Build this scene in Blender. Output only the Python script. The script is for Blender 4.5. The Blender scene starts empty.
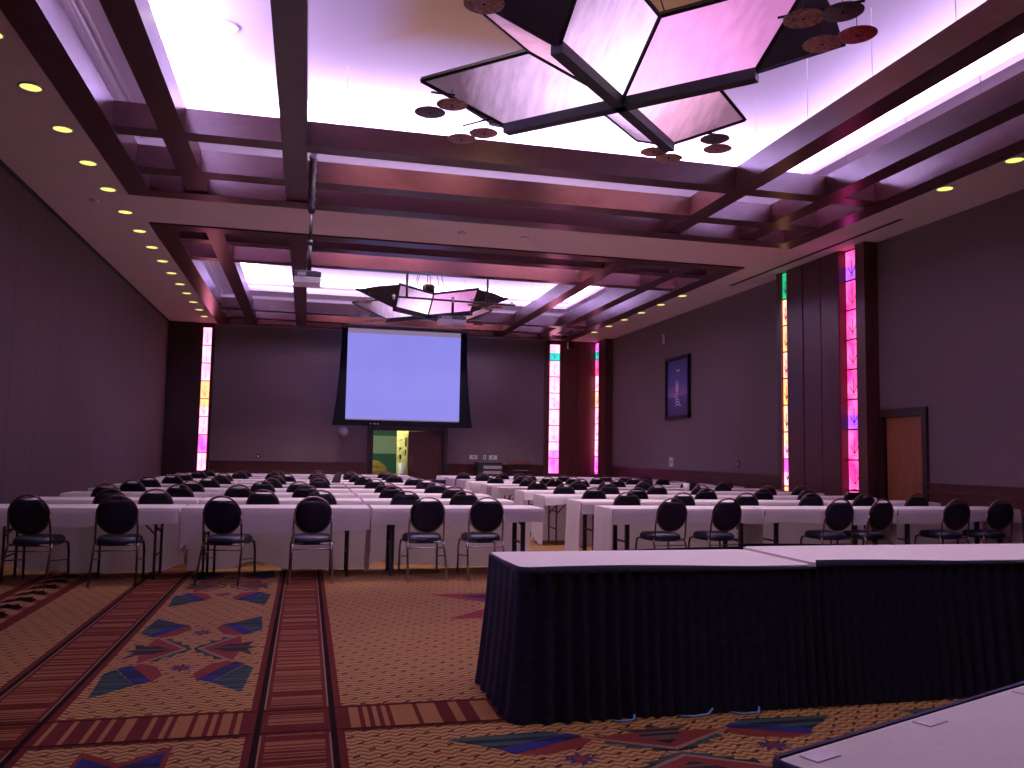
import bpy, bmesh, math, random
from mathutils import Vector, Matrix
random.seed(7)
PI = math.pi
C = bpy.context.scene.collection
V = Vector

# ------------------------------------------------------------------ helpers
class MB:
    """collects shapes, then becomes ONE mesh object"""
    def __init__(s): s.v = []; s.f = []; s.m = []; s.sm = []
    def add(s, vs, fs, mi=0, smooth=False):
        o = len(s.v); s.v += [tuple(v) for v in vs]
        for f in fs: s.f.append([i + o for i in f]); s.m.append(mi); s.sm.append(smooth)
        return s
    def box(s, x0, x1, y0, y1, z0, z1, mi=0):
        return s.add([(x0,y0,z0),(x1,y0,z0),(x1,y1,z0),(x0,y1,z0),(x0,y0,z1),(x1,y0,z1),(x1,y1,z1),(x0,y1,z1)],
            [(0,3,2,1),(4,5,6,7),(0,1,5,4),(1,2,6,5),(2,3,7,6),(3,0,4,7)], mi)
    def quad(s, a, b, c, d, mi=0): return s.add([a,b,c,d], [(0,1,2,3)], mi)
    def poly(s, pts, mi=0): return s.add(pts, [tuple(range(len(pts)))], mi)
    def bar(s, a, b, w, h, up=(0,0,1), mi=0):
        a = V(a); b = V(b); d = (b-a).normalized(); u = V(up); x = d.cross(u).normalized(); u = x.cross(d).normalized()
        vs = []
        for p in (a, b):
            for sx, su in ((-1,-1),(1,-1),(1,1),(-1,1)): vs.append(p + x*(sx*w/2) + u*(su*h/2))
        return s.add(vs, [(0,1,2,3),(7,6,5,4),(0,4,5,1),(1,5,6,2),(2,6,7,3),(3,7,4,0)], mi)
    def tube(s, path, r, n=8, closed=False, mi=0):
        P = [V(p) for p in path]; vs = []; fs = []; N = len(P)
        prev = None
        for i, p in enumerate(P):
            if closed: d = (P[(i+1) % N] - P[i-1]).normalized()
            else: d = (P[min(i+1,N-1)] - P[max(i-1,0)]).normalized()
            if prev is None:
                a = V((0,0,1)) if abs(d.z) < .9 else V((1,0,0))
                prev = d.cross(a).normalized()
            x = (prev - d*prev.dot(d)).normalized(); prev = x; y = d.cross(x)
            rr = r[i] if isinstance(r, (list, tuple)) else r
            for k in range(n):
                t = 2*PI*k/n; vs.append(p + x*(rr*math.cos(t)) + y*(rr*math.sin(t)))
        M = N if closed else N-1
        for i in range(M):
            j = (i+1) % N
            for k in range(n): fs.append((i*n+k, i*n+(k+1)%n, j*n+(k+1)%n, j*n+k))
        if not closed:
            fs.append(tuple(range(n))[::-1]); fs.append(tuple((N-1)*n+k for k in range(n)))
        return s.add(vs, fs, mi, True)
    def lathe(s, prof, c=(0,0,0), n=24, mi=0):
        vs = []; fs = []
        for r, z in prof:
            for k in range(n):
                t = 2*PI*k/n; vs.append((c[0]+r*math.cos(t), c[1]+r*math.sin(t), c[2]+z))
        for i in range(len(prof)-1):
            for k in range(n): fs.append((i*n+k, i*n+(k+1)%n, (i+1)*n+(k+1)%n, (i+1)*n+k))
        if prof[0][0] > 1e-6: fs.append(tuple(range(n))[::-1])
        if prof[-1][0] > 1e-6: fs.append(tuple((len(prof)-1)*n+k for k in range(n)))
        return s.add(vs, fs, mi, True)
    def prism(s, pts, nrm, t, mi=0):
        """polygon pts extruded by nrm*t"""
        n = len(pts); o = V(nrm)*t
        vs = [V(p) for p in pts] + [V(p)+o for p in pts]
        fs = [tuple(range(n))[::-1], tuple(range(n, 2*n))] + [(i, (i+1)%n, n+(i+1)%n, n+i) for i in range(n)]
        return s.add(vs, fs, mi)
    def mesh(s, name, mats):
        me = bpy.data.meshes.new(name); me.from_pydata(s.v, [], s.f)
        for m in (mats if isinstance(mats, (list, tuple)) else [mats]): me.materials.append(m)
        me.polygons.foreach_set('material_index', s.m); me.polygons.foreach_set('use_smooth', s.sm)
        bm = bmesh.new(); bm.from_mesh(me); bmesh.ops.recalc_face_normals(bm, faces=bm.faces); bm.to_mesh(me); bm.free()
        me.update(); return me
    def build(s, name, mats, parent=None, bevel=0):
        o = bpy.data.objects.new(name, s.mesh(name, mats)); C.objects.link(o)
        if parent: o.parent = parent
        if bevel:
            b = o.modifiers.new('bevel', 'BEVEL'); b.width = bevel; b.segments = 2; b.limit_method = 'ANGLE'
        return o

def tag(o, label, cat, group=None, kind=None):
    if label: o['label'] = label
    if cat: o['category'] = cat
    if group: o['group'] = group
    if kind: o['kind'] = kind
    return o
def thing(name, label, cat, loc=(0,0,0), rz=0, group=None):
    o = bpy.data.objects.new(name, None); C.objects.link(o); o.location = loc; o.rotation_euler = (0,0,rz)
    o.empty_display_size = .1
    return tag(o, label, cat, group)
def struct(mb, name, mats, parent=None, bevel=0):
    o = mb.build(name, mats, parent, bevel)
    if parent is None: o['kind'] = 'structure'
    return o
def copy_tree(o, parent=None):
    c = o.copy(); C.objects.link(c)
    if parent: c.parent = parent
    for ch in list(o.children): copy_tree(ch, c)
    return c
ORD = ['zeroth','first','second','third','fourth','fifth','sixth','seventh','eighth','ninth','tenth','eleventh','twelfth','thirteenth','fourteenth','fifteenth','sixteenth']

# ------------------------------------------------------------------ materials
def newmat(name):
    m = bpy.data.materials.new(name); m.use_nodes = True
    nt = m.node_tree; b = nt.nodes['Principled BSDF']
    return m, nt, b
def L(nt, a, b): nt.links.new(a, b)
def noise(nt, scale, vec=None, detail=3, stretch=None):
    tc = nt.nodes.new('ShaderNodeTexCoord'); n = nt.nodes.new('ShaderNodeTexNoise')
    n.inputs['Scale'].default_value = scale; n.inputs['Detail'].default_value = detail
    src = tc.outputs['Object']
    if stretch:
        mp = nt.nodes.new('ShaderNodeMapping'); mp.inputs['Scale'].default_value = stretch
        L(nt, src, mp.inputs['Vector']); src = mp.outputs['Vector']
    L(nt, src, n.inputs['Vector']); return n
def ramp(nt, fac, stops):
    r = nt.nodes.new('ShaderNodeValToRGB'); e = r.color_ramp.elements
    while len(e) < len(stops): e.new(.5)
    for k, (p, c) in enumerate(stops): e[k].position = p; e[k].color = (*c, 1)
    L(nt, fac, r.inputs['Fac']); return r
def mat(name, c, rough=.6, metal=0, var=.12, scale=20, stretch=None, bump=0, spec=.5, sheen=0):
    m, nt, b = newmat(name)
    n = noise(nt, scale, stretch=stretch)
    r = ramp(nt, n.outputs['Fac'], [(.3, tuple(x*(1-var) for x in c)), (.7, tuple(min(1, x*(1+var)) for x in c))])
    L(nt, r.outputs['Color'], b.inputs['Base Color'])
    b.inputs['Roughness'].default_value = rough; b.inputs['Metallic'].default_value = metal
    b.inputs['Specular IOR Level'].default_value = spec
    if bump:
        bp = nt.nodes.new('ShaderNodeBump'); bp.inputs['Strength'].default_value = bump; bp.inputs['Distance'].default_value = .01
        L(nt, n.outputs['Fac'], bp.inputs['Height']); L(nt, bp.outputs['Normal'], b.inputs['Normal'])
    return m
def emat(name, c, strength, var=.0, scale=6, c2=None, stretch=None):
    m, nt, b = newmat(name)
    b.inputs['Base Color'].default_value = (.02,.02,.02,1); b.inputs['Roughness'].default_value = .4
    b.inputs['Emission Strength'].default_value = strength; b.inputs['Specular IOR Level'].default_value = .1; b.inputs['Roughness'].default_value = .8
    n = noise(nt, scale, stretch=stretch)
    r = ramp(nt, n.outputs['Fac'], [(.35, c2 or tuple(x*(1-var) for x in c)), (.65, c)])
    L(nt, r.outputs['Color'], b.inputs['Emission Color'])
    return m
M = {}
M['wood'] = mat('cherry_wood', (.070,.018,.016), .34, var=.22, scale=5, stretch=(6,6,.5), spec=.5)
M['beam'] = mat('beam_wood', (.062,.019,.019), .28, var=.2, scale=4, stretch=(2,2,8), spec=.4)
M['wood_dark'] = mat('dark_cherry_wood', (.030,.009,.010), .4, var=.25, scale=5, stretch=(6,6,.5))
M['door_wood'] = mat('orange_oak_door', (.26,.085,.03), .4, var=.2, scale=5, stretch=(10,10,.6))
M['soffit'] = mat('painted_plaster', (.66,.50,.48), .8, var=.03, scale=3)
M['tray'] = mat('white_ceiling_paint', (.90,.84,.95), .75, var=.02, scale=2)
M['cloth'] = mat('white_linen', (.78,.72,.76), .85, var=.04, scale=60, bump=.05)
_m = M['cloth']; _nt = _m.node_tree; _b = _nt.nodes['Principled BSDF']; _tr = _nt.nodes.new('ShaderNodeBsdfTranslucent'); _tr.inputs['Color'].default_value = (.75,.68,.70,1)
_mx = _nt.nodes.new('ShaderNodeMixShader'); _mx.inputs['Fac'].default_value = .32
L(_nt, _b.outputs[0], _mx.inputs[1]); L(_nt, _tr.outputs[0], _mx.inputs[2]); L(_nt, _mx.outputs[0], _nt.nodes['Material Output'].inputs['Surface'])
M['navy'] = mat('navy_skirt_fabric', (.013,.012,.026), .8, var=.3, scale=40, spec=.15)
M['navy_edge'] = mat('navy_edging', (.012,.011,.040), .7, var=.2, scale=40, spec=.15)
M['vinyl'] = mat('black_vinyl', (.006,.006,.012), .5, var=.2, scale=60, bump=.08, spec=.2)
M['seat_vinyl'] = mat('navy_vinyl', (.012,.015,.034), .45, var=.2, scale=60, bump=.08, spec=.35)
M['chrome'] = mat('chrome', (.42,.38,.40), .28, metal=1, var=.05)
M['bronze'] = mat('bronze_tube', (.14,.08,.07), .35, metal=.8, var=.1)
M['black_metal'] = mat('black_metal', (.012,.011,.014), .45, var=.2)
M['brown_metal'] = mat('brown_metal', (.075,.035,.035), .45, var=.2)
M['laminate'] = mat('table_laminate', (.16,.09,.07), .5, var=.15, scale=8, stretch=(1,8,8))
M['frame_dark'] = mat('fixture_frame', (.006,.004,.005), .5, var=.2, spec=.2)
M['fix_back'] = mat('fixture_back', (.022,.016,.018), .7, var=.4, scale=3)
M['white_plastic'] = mat('white_plastic', (.62,.60,.62), .45, var=.03)
M['grey_plastic'] = mat('grey_plastic', (.32,.31,.34), .45, var=.05)
M['black_plastic'] = mat('black_plastic', (.012,.012,.014), .5, var=.2)
M['drape'] = mat('black_drape', (.003,.003,.007), .9, var=.3, scale=20, spec=.1)
M['screen'] = emat('projected_blue', (.265,.25,.80), .95, scale=.6, c2=(.245,.235,.78))
M['screen_top'] = emat('screen_border_glow', (.32,.22,.36), .75, scale=.6, var=.05)  # border outside the projection, its brightness put in as emission
M['dl_yellow'] = emat('downlight_yellow', (.85,.83,.20), 1.3, var=.05)
M['dl_white'] = emat('downlight_white', (1.0,.97,.82), 4.0, var=.02)
M['dl_orange'] = emat('downlight_amber', (.95,.62,.12), 1.4, var=.05)
M['disc'] = mat('speckled_copper_glass', (.36,.17,.12), .5, var=.75, scale=26, spec=.5)
M['disc_dark'] = mat('speckled_dark_glass', (.055,.022,.022), .4, var=.8, scale=26)
M['disc_red'] = mat('speckled_red_glass', (.36,.02,.03), .4, var=.85, scale=22)
M['slot'] = mat('slot_black', (.012,.008,.010), .7)
M['blue_cord'] = mat('blue_cord', (.09,.16,.38), .5)
M['tape'] = mat('clear_plastic_clip', (.72,.68,.78), .25, var=.03)
M['lead'] = mat('lead_came', (.02,.01,.015), .5)

def wall_fabric(name, c, seam, axis):
    m, nt, b = newmat(name)
    n = noise(nt, 90, stretch=(1,1,.25), detail=2)
    r = ramp(nt, n.outputs['Fac'], [(.3, tuple(x*.86 for x in c)), (.7, tuple(x*1.12 for x in c))])
    b.inputs['Roughness'].default_value = .9
    src = r.outputs['Color']
    if seam:
        tc = nt.nodes.new('ShaderNodeTexCoord'); sx = nt.nodes.new('ShaderNodeSeparateXYZ'); L(nt, tc.outputs['Object'], sx.inputs[0])
        d = nt.nodes.new('ShaderNodeMath'); d.operation = 'DIVIDE'; d.inputs[1].default_value = seam; L(nt, sx.outputs[axis], d.inputs[0])
        f = nt.nodes.new('ShaderNodeMath'); f.operation = 'FRACT'; L(nt, d.outputs[0], f.inputs[0])
        lt = nt.nodes.new('ShaderNodeMath'); lt.operation = 'LESS_THAN'; lt.inputs[1].default_value = .016; L(nt, f.outputs[0], lt.inputs[0])
        mx = nt.nodes.new('ShaderNodeMix'); mx.data_type = 'RGBA'; L(nt, lt.outputs[0], mx.inputs['Factor'])
        L(nt, src, mx.inputs['A']); mx.inputs['B'].default_value = (c[0]*.45, c[1]*.45, c[2]*.45, 1); src = mx.outputs['Result']
    L(nt, src, b.inputs['Base Color']); return m
M['fabric_left'] = wall_fabric('folding_wall_fabric', (.128,.086,.090), 1.22, 'Y')
M['fabric'] = wall_fabric('wall_fabric', (.152,.110,.114), 0, 'X')

def mathn(nt, op, a, b=None, c=None):
    n = nt.nodes.new('ShaderNodeMath'); n.operation = op
    for i, x in enumerate((a, b, c)):
        if x is None: continue
        if isinstance(x, (int, float)): n.inputs[i].default_value = x
        else: L(nt, x, n.inputs[i])
    return n.outputs[0]
def mixc(nt, f, a, b):
    n = nt.nodes.new('ShaderNodeMix'); n.data_type = 'RGBA'
    for k, x in (('Factor', f), ('A', a), ('B', b)):
        if isinstance(x, tuple): n.inputs[k].default_value = (*x, 1)
        elif isinstance(x, (int, float)): n.inputs[k].default_value = x
        else: L(nt, x, n.inputs[k])
    return n.outputs['Result']
def xyz(nt):
    tc = nt.nodes.new('ShaderNodeTexCoord'); s = nt.nodes.new('ShaderNodeSeparateXYZ'); L(nt, tc.outputs['Object'], s.inputs[0])
    return s.outputs
def carpet_field():
    m, nt, b = newmat('carpet_herringbone'); x, y, z = xyz(nt)
    w, h = .036, .048
    tri = mathn(nt, 'PINGPONG', x, w)                      # zigzag
    v = mathn(nt, 'DIVIDE', mathn(nt, 'ADD', y, mathn(nt, 'MULTIPLY', tri, .75)), h)
    f = mathn(nt, 'FRACT', v)
    s1 = mathn(nt, 'LESS_THAN', f, .5)
    col = mixc(nt, s1, (.29,.165,.062), (.19,.092,.032))
    line = mathn(nt, 'LESS_THAN', f, .20)
    col = mixc(nt, line, col, (.075,.026,.011))
    # small dark dashes, staggered
    cw, chh = .120, .090
    row = mathn(nt, 'FLOOR', mathn(nt, 'DIVIDE', y, chh))
    xs = mathn(nt, 'ADD', mathn(nt, 'DIVIDE', x, cw), mathn(nt, 'MULTIPLY', row, .37))
    fx = mathn(nt, 'FRACT', xs); fy = mathn(nt, 'FRACT', mathn(nt, 'DIVIDE', y, chh))
    fy2 = mathn(nt, 'SUBTRACT', fy, mathn(nt, 'MULTIPLY', fx, .9))
    d = mathn(nt, 'MULTIPLY', mathn(nt, 'LESS_THAN', fx, .28), mathn(nt, 'MULTIPLY', mathn(nt, 'GREATER_THAN', fy2, .25), mathn(nt, 'LESS_THAN', fy2, .46)))
    col = mixc(nt, d, col, (.010,.005,.006))
    n = noise(nt, 160, detail=2)
    mul = nt.nodes.new('ShaderNodeMix'); mul.data_type = 'RGBA'; mul.blend_type = 'MULTIPLY'; mul.inputs['Factor'].default_value = .5
    L(nt, col, mul.inputs['A']); L(nt, n.outputs['Color'], mul.inputs['B'])
    L(nt, mul.outputs['Result'], b.inputs['Base Color'])
    b.inputs['Roughness'].default_value = .95; b.inputs['Specular IOR Level'].default_value = .1
    return m
def carpet_stripes(name, axis, unit, base, lines, dens):
    m, nt, b = newmat(name); q = xyz(nt); a = q[0] if axis == 'X' else q[1]
    wn = nt.nodes.new('ShaderNodeTexWhiteNoise'); wn.noise_dimensions = '1D'
    L(nt, mathn(nt, 'FLOOR', mathn(nt, 'DIVIDE', a, unit)), wn.inputs['W'])
    f = mathn(nt, 'LESS_THAN', wn.outputs['Value'], dens)
    L(nt, mixc(nt, f, base, lines), b.inputs['Base Color'])
    b.inputs['Roughness'].default_value = .95; b.inputs['Specular IOR Level'].default_value = .1
    return m
def carpet_ikat(name, axis, c1, c2, unit=.022):
    return carpet_stripes(name, axis, unit, c1, c2, .4)
def tray_gold():  # base colour darkens softly to gold-brown around each chandelier
    m, nt, b = newmat('tray_darker_gold_centre'); x, y, z = xyz(nt)
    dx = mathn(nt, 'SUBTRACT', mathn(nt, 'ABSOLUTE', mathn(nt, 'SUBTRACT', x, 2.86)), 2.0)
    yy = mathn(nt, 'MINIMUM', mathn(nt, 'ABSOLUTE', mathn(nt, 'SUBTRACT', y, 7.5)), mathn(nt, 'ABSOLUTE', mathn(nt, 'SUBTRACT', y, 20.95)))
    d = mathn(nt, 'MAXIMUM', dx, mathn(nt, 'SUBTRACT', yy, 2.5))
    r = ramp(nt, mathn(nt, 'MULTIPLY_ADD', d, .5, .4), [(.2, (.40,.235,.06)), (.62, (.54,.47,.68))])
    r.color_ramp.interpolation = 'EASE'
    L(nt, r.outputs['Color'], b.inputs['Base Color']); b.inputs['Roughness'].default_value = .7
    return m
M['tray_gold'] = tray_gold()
M['c_field'] = carpet_field()
RED = (.050,.0045,.002)
M['c_red'] = mat('carpet_red', RED, .95, var=.15, scale=80, spec=.1)
M['c_long'] = carpet_stripes('carpet_red_gold_crosslines', 'Y', .016, RED, (.125,.050,.020), .42)
M['c_cross'] = carpet_stripes('carpet_red_gold_bars', 'X', .024, (.052,.005,.005), (.15,.066,.022), .5)
M['c_dark'] = mat('carpet_black', (.006,.003,.003), .95, var=.2, spec=.03)
M['c_cream'] = mat('carpet_cream', (.13,.08,.05), .95, var=.1, scale=90, spec=.1)
M['c_teal'] = carpet_ikat('carpet_teal', 'Y', (.018,.036,.034), (.007,.008,.012))
M['c_blue'] = carpet_ikat('carpet_blue', 'Y', (.011,.013,.070), (.008,.008,.03), .05)
M['c_brick'] = mat('carpet_brick', (.090,.014,.011), .95, var=.15, scale=90, spec=.1)
M['c_feather'] = carpet_ikat('carpet_feather', 'Y', (.010,.007,.010), (.055,.03,.02), .03)
M['c_purple'] = mat('carpet_purple', (.026,.011,.05), .95, var=.15, spec=.1)

# ------------------------------------------------------------------ the room
XL, XR, YB, YF, ZC = -4.18, 9.69, -3.0, 27.2, 5.2
CM = ['c_field','c_red','c_long','c_cross','c_dark','c_cream','c_teal','c_blue','c_brick','c_feather','c_purple']
CI = {n: i for i, n in enumerate(CM)}
fl = MB()
fl.quad((XL,YB,0),(XR,YB,0),(XR,YF+5,0),(XL,YF+5,0), 0)
def rect(x0, x1, y0, y1, z, m): fl.quad((x0,y0,z),(x1,y0,z),(x1,y1,z),(x0,y1,z), CI[m])
Z1, Z2, Z3, Z4, Z5 = .0008, .0016, .0024, .0032, .004
def long_band(cx, wide=.46):
    h = wide/2
    rect(cx-h, cx+h, YB, YF, Z1, 'c_red')
    rect(cx-.135, cx+.135, YB, YF, Z3, 'c_long')
    for s in (-1, 1):
        rect(cx+s*.180-.014, cx+s*.180+.014, YB, YF, Z2, 'c_dark')
        rect(cx+s*.160-.004, cx+s*.160+.004, YB, YF, Z3, 'c_cream')
def chain_band(cx):
    rect(cx-.27, cx+.27, YB, YF, Z1, 'c_red')
    rect(cx-.17, cx+.17, YB, YF, Z2, 'c_field')
    y = YB
    while y < 11:
        for s in (-1, 1):
            fl.poly([(cx+s*.17,y,Z3),(cx+s*.02,y+.09,Z3),(cx+s*.17,y+.18,Z3)], CI['c_brick'])
            fl.poly([(cx+s*.12,y+.04,Z4),(cx-s*.08,y+.20,Z4),(cx-s*.05,y+.34,Z4),(cx+s*.12,y+.20,Z4)], CI['c_dark'])
        y += .36
for cx in (0, -1.385, 5.6, 6.98): long_band(cx)
chain_band(-2.385); chain_band(8.0)
rect(XL, XR, 4.27, 4.69, Z4, 'c_red')
for a, b_ in ((XL,-1.62),(-1.15,-.24),(.24,5.37),(7.2,XR)): rect(a, b_, 4.31, 4.655, Z5, 'c_cross')
for y in (4.30, 4.655): rect(XL, XR, y-.006, y+.006, Z5+.0004, 'c_dark')
for cx in (0, -1.385):
    rect(cx-.135, cx+.135, 4.34, 4.63, Z5+.0004, 'c_long')
    for s in (-1, 1): rect(cx+s*.180-.014, cx+s*.180+.014, 4.2, 4.76, Z5+.0006, 'c_dark')
def motif(cx, cy, ang=0, sc=1.0):
    """butterfly motif: two mirrored halves of wings, arrow and feathers with small stars on the axis"""
    ca, sa = math.cos(ang), math.sin(ang)
    def P(pts, m, z):
        for s in (-1, 1):
            fl.poly([(cx+(ca*s*u*.86-sa*v)*sc, cy+(sa*s*u*.86+ca*v)*sc, z) for u, v in (pts if s > 0 else pts[::-1])], CI[m])
    def wing(f):
        P([(.46,f*1.12),(.40,f*1.06),(.24,f*.88),(.44,f*.50),(.50,f*.58)], 'c_teal', Z1)
        P([(.24,f*.88),(.14,f*.82),(.36,f*.40),(.44,f*.48)], 'c_blue', Z2)
        P([(.14,f*.82),(.10,f*.68),(.18,f*.46),(.32,f*.36),(.37,f*.40)], 'c_brick', Z2)
    wing(1); wing(-1)
    P([(.06,0),(.33,.40),(.38,0),(.33,-.40)], 'c_brick', Z1)
    P([(.14,.0),(.28,.12),(.34,.10),(.47,.21),(.42,.04),(.50,0),(.42,-.06),(.47,-.24),(.34,-.11),(.28,-.13)], 'c_feather', Z2)
    for f in (1, -1):
        P([(.04,0),(.335,f*.42),(.365,f*.42),(.075,0)], 'c_cream', Z3)
        P([(.01,0),(.05,f*.13),(.09,f*.12),(.12,f*.24),(.17,f*.22),(.20,f*.33),(.26,f*.32),(.035,0)], 'c_teal', Z2)
    for v in (.52, -.52):
        st = []
        for k in range(16):
            r = .090 if k % 2 == 0 else .042; t = PI/8*k
            st.append((cx+(ca*r*math.cos(t)-sa*(v+r*math.sin(t)*1.2))*sc, cy+(sa*r*math.cos(t)+ca*(v+r*math.sin(t)*1.2))*sc))
        fl.poly([(a, b_, Z2) for a, b_ in st], CI['c_purple'])
        st = [(cx+(ca*.038*math.cos(PI/3*k)-sa*(v+.038*math.sin(PI/3*k)))*sc, cy+(sa*.038*math.cos(PI/3*k)+ca*(v+.038*math.sin(PI/3*k)))*sc) for k in range(6)]
        fl.poly([(a, b_, Z3) for a, b_ in st], CI['c_brick'])
for k in range(-1, 4):
    if k != 0: motif(-.70, 6.18 + 2.75*k if k > 0 else 2.45)
motif(-.70, 6.18)
motif(1.72, 3.70, PI/2, .92); motif(4.2, 3.70, PI/2, .92)
def star8(cx, cy, r):
    for k in range(8):
        t = PI/8 + PI/4*k
        e = lambda a, q: (cx+q*math.cos(t+a), cy+q*math.sin(t+a))
        for z, q, m in ((Z1, 1, 'c_brick'), (Z2, .80, 'c_blue'), (Z3, .5, 'c_brick')):
            pts = [(cx, cy), e(-PI/8, r*q*.56), e(0, r*q), e(PI/8, r*q*.56)]
            fl.poly([(a, b_, z) for a, b_ in pts], CI[m])
star8(2.65, 7.55, 1.6)
# tip of a large star south of the cross band, left aisle
fl.poly([(-.92,4.20,Z1),(-.73,4.02,Z1),(-.54,4.21,Z1),(-.52,3.2,Z1),(-.95,3.2,Z1)], CI['c_brick'])
fl.poly([(-.90,4.12,Z2),(-.73,3.96,Z2),(-.56,4.13,Z2),(-.55,3.2,Z2),(-.92,3.2,Z2)], CI['c_blue'])
struct(fl, 'floor', [M[n] for n in CM])

# walls
w = MB(); w.box(XL-.15, XL, YB, YF, 0, ZC+.0); struct(w, 'wall_left', M['fabric_left'])
w = MB(); w.box(XL-.15, XR+.15, YB-.15, YB, 0, ZC); struct(w, 'wall_back', M['fabric'])
DY0, DY1, DZ = 11.68, 12.62, 2.10          # side door opening
w = MB()
w.box(XR, XR+.15, YB, DY0, 0, ZC); w.box(XR, XR+.15, DY1, YF, 0, ZC); w.box(XR, XR+.15, DY0, DY1, DZ, ZC)
struct(w, 'wall_right', M['fabric'])
FX0, FX1, FZ = 2.02, 4.32, 2.05            # double door opening
w = MB()
w.box(XL-.15, FX0, YF, YF+.15, 0, ZC); w.box(FX1, XR+.15, YF, YF+.15, 0, ZC); w.box(FX0, FX1, YF, YF+.15, FZ, ZC)
struct(w, 'wall_far', M['fabric'])

# wainscot with chair rail
def wains(mb, plane, a, b_, side):
    for z0, z1, t in ((0,.84,.022),(.84,.875,.05),(.875,.985,.03),(.985,1.015,.055),(0,.14,.035)):
        if plane == 'X': mb.box(XR-t, XR, a, b_, z0, z1)
        else: mb.box(a, b_, YF-t, YF, z0, z1)
t_ = MB(); wains(t_, 'X', YB, 11.57, 1); wains(t_, 'X', 15.6, 26.0, 1); struct(t_, 'trim_1', M['wood'])
t_ = MB(); wains(t_, 'Y', -2.85, 1.86, 1); wains(t_, 'Y', 4.46, 7.7, 1); struct(t_, 'trim_2', M['wood'])
b_ = MB(); b_.box(XL, XL+.02, YB, YF-.1, 0, .12); struct(b_, 'baseboard_left', M['wood_dark'])
b_ = MB(); b_.box(XL, XL+.035, YB, YF-.1, ZC-.05, ZC); struct(b_, 'trim_3', M['slot'])   # track of the folding wall

# ------------------------------------------------------------------ ceiling: soffit with two trays
CX0, CX1 = -2.75, 8.46
COF = [(1.84, 13.51), (15.18, 26.85)]
ZT, ZS = 6.42, 6.10                        # tray ceiling, cove shelf
c = MB()
ys = [YB, COF[0][0], COF[0][1], COF[1][0], COF[1][1], YF+.0]
for a, b_ in ((ys[0],ys[1]),(ys[2],ys[3]),(ys[4],ys[5])): c.box(XL-.15, XR+.15, a, b_, ZC, ZC+.06, 0)
for a, b_ in COF:
    c.box(XL-.15, CX0, a, b_, ZC, ZC+.06, 0); c.box(CX1, XR+.15, a, b_, ZC, ZC+.06, 0)
SHR = .42; SH = .86                                   # cove shelf width
for a, b_ in COF:
    t = .03
    # upstand walls of the coffer
    c.box(CX0-t, CX0, a-t, b_+t, ZC+.06, ZT, 1); c.box(CX1, CX1+t, a-t, b_+t, ZC+.06, ZT, 1)
    c.box(CX0, CX1, a-t, a, ZC+.06, ZT, 1); c.box(CX0, CX1, b_, b_+t, ZC+.06, ZT, 1)
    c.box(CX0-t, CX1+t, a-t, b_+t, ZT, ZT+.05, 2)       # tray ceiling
    # cove shelf ring with a moulding and a lip
    x0, x1, y0, y1 = CX0+SH, CX1-SHR, a+SH, b_-SH
    c.box(CX0, x0, a, b_, ZS, ZS+.05, 1); c.box(x1, CX1, a, b_, ZS, ZS+.05, 1)
    c.box(x0, x1, a, y0, ZS, ZS+.05, 1); c.box(x0, x1, y1, b_, ZS, ZS+.05, 1)
    c.box(x0-.03, x0, y0, y1, ZS+.05, ZS+.10, 1); c.box(x1, x1+.03, y0, y1, ZS+.05, ZS+.10, 1)
    c.box(x0-.03, x1+.03, y0-.03, y0, ZS+.05, ZS+.10, 1); c.box(x0-.03, x1+.03, y1, y1+.03, ZS+.05, ZS+.10, 1)
    for xa in (CX0+.10,):           # half-round moulding under the shelf
        c.tube([(xa+.04, a+.02, ZS), (xa+.04, b_-.02, ZS)], .045, 10, mi=1)
        c.tube([(xa+.14, a+.02, ZS), (xa+.14, b_-.02, ZS)], .022, 8, mi=1)
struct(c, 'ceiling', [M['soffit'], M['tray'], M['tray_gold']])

def lattice(a, b_, name):
    m = MB(); z0, z1, rz = ZC, ZC+.31, ZC-.03
    R_ = .35
    m.box(CX0, CX0+R_, a, b_, rz, z1); m.box(CX1-R_, CX1, a, b_, rz, z1)
    m.box(CX0+R_, CX1-R_, a, a+R_, rz, z1); m.box(CX0+R_, CX1-R_, b_-R_, b_, rz, z1)
    for x0, x1 in ((-1.88,-1.58),(-.44,-.13),(5.83,6.14),(7.27,7.57)):
        m.box(x0, x1, a+R_, b_-R_, z0, z1)
    for y0, y1 in ((a+1.02,a+1.34),(a+2.54,a+2.83),(b_-2.83,b_-2.54),(b_-1.34,b_-1.02)):
        xs = [CX0+R_, -1.88, -1.58, -.44, -.13, 5.83, 6.14, 7.27, 7.57, CX1-R_]
        for k in range(0, 10, 2): m.box(xs[k], xs[k+1], y0, y1, z0+.002, z1)
    return struct(m, name, M['beam'])
lattice(*COF[0], 'trim_4'); lattice(*COF[1], 'trim_5')
# thin white suspension wires from the tray down to the beams
sw = MB()
for a, b_ in COF:
    for y in [a+1.05+1.25*k for k in range(8)]:
        for x in (5.985, 7.42, -.285): sw.tube([(x, y, ZC+.31), (x, y, ZT)], .004, 5)
    for x in [-1+1.35*k for k in range(5)]: sw.tube([(x, b_-2.68, ZC+.31), (x, b_-2.57, ZT)], .004, 5)
struct(sw, 'trim_6', M['white_plastic'])
# linear slot and access panel line in the right soffit
s_ = MB(); s_.box(9.06, 9.14, 11.35, 16.95, ZC-.004, ZC+.01); struct(s_, 'trim_7', M['slot'])

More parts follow.
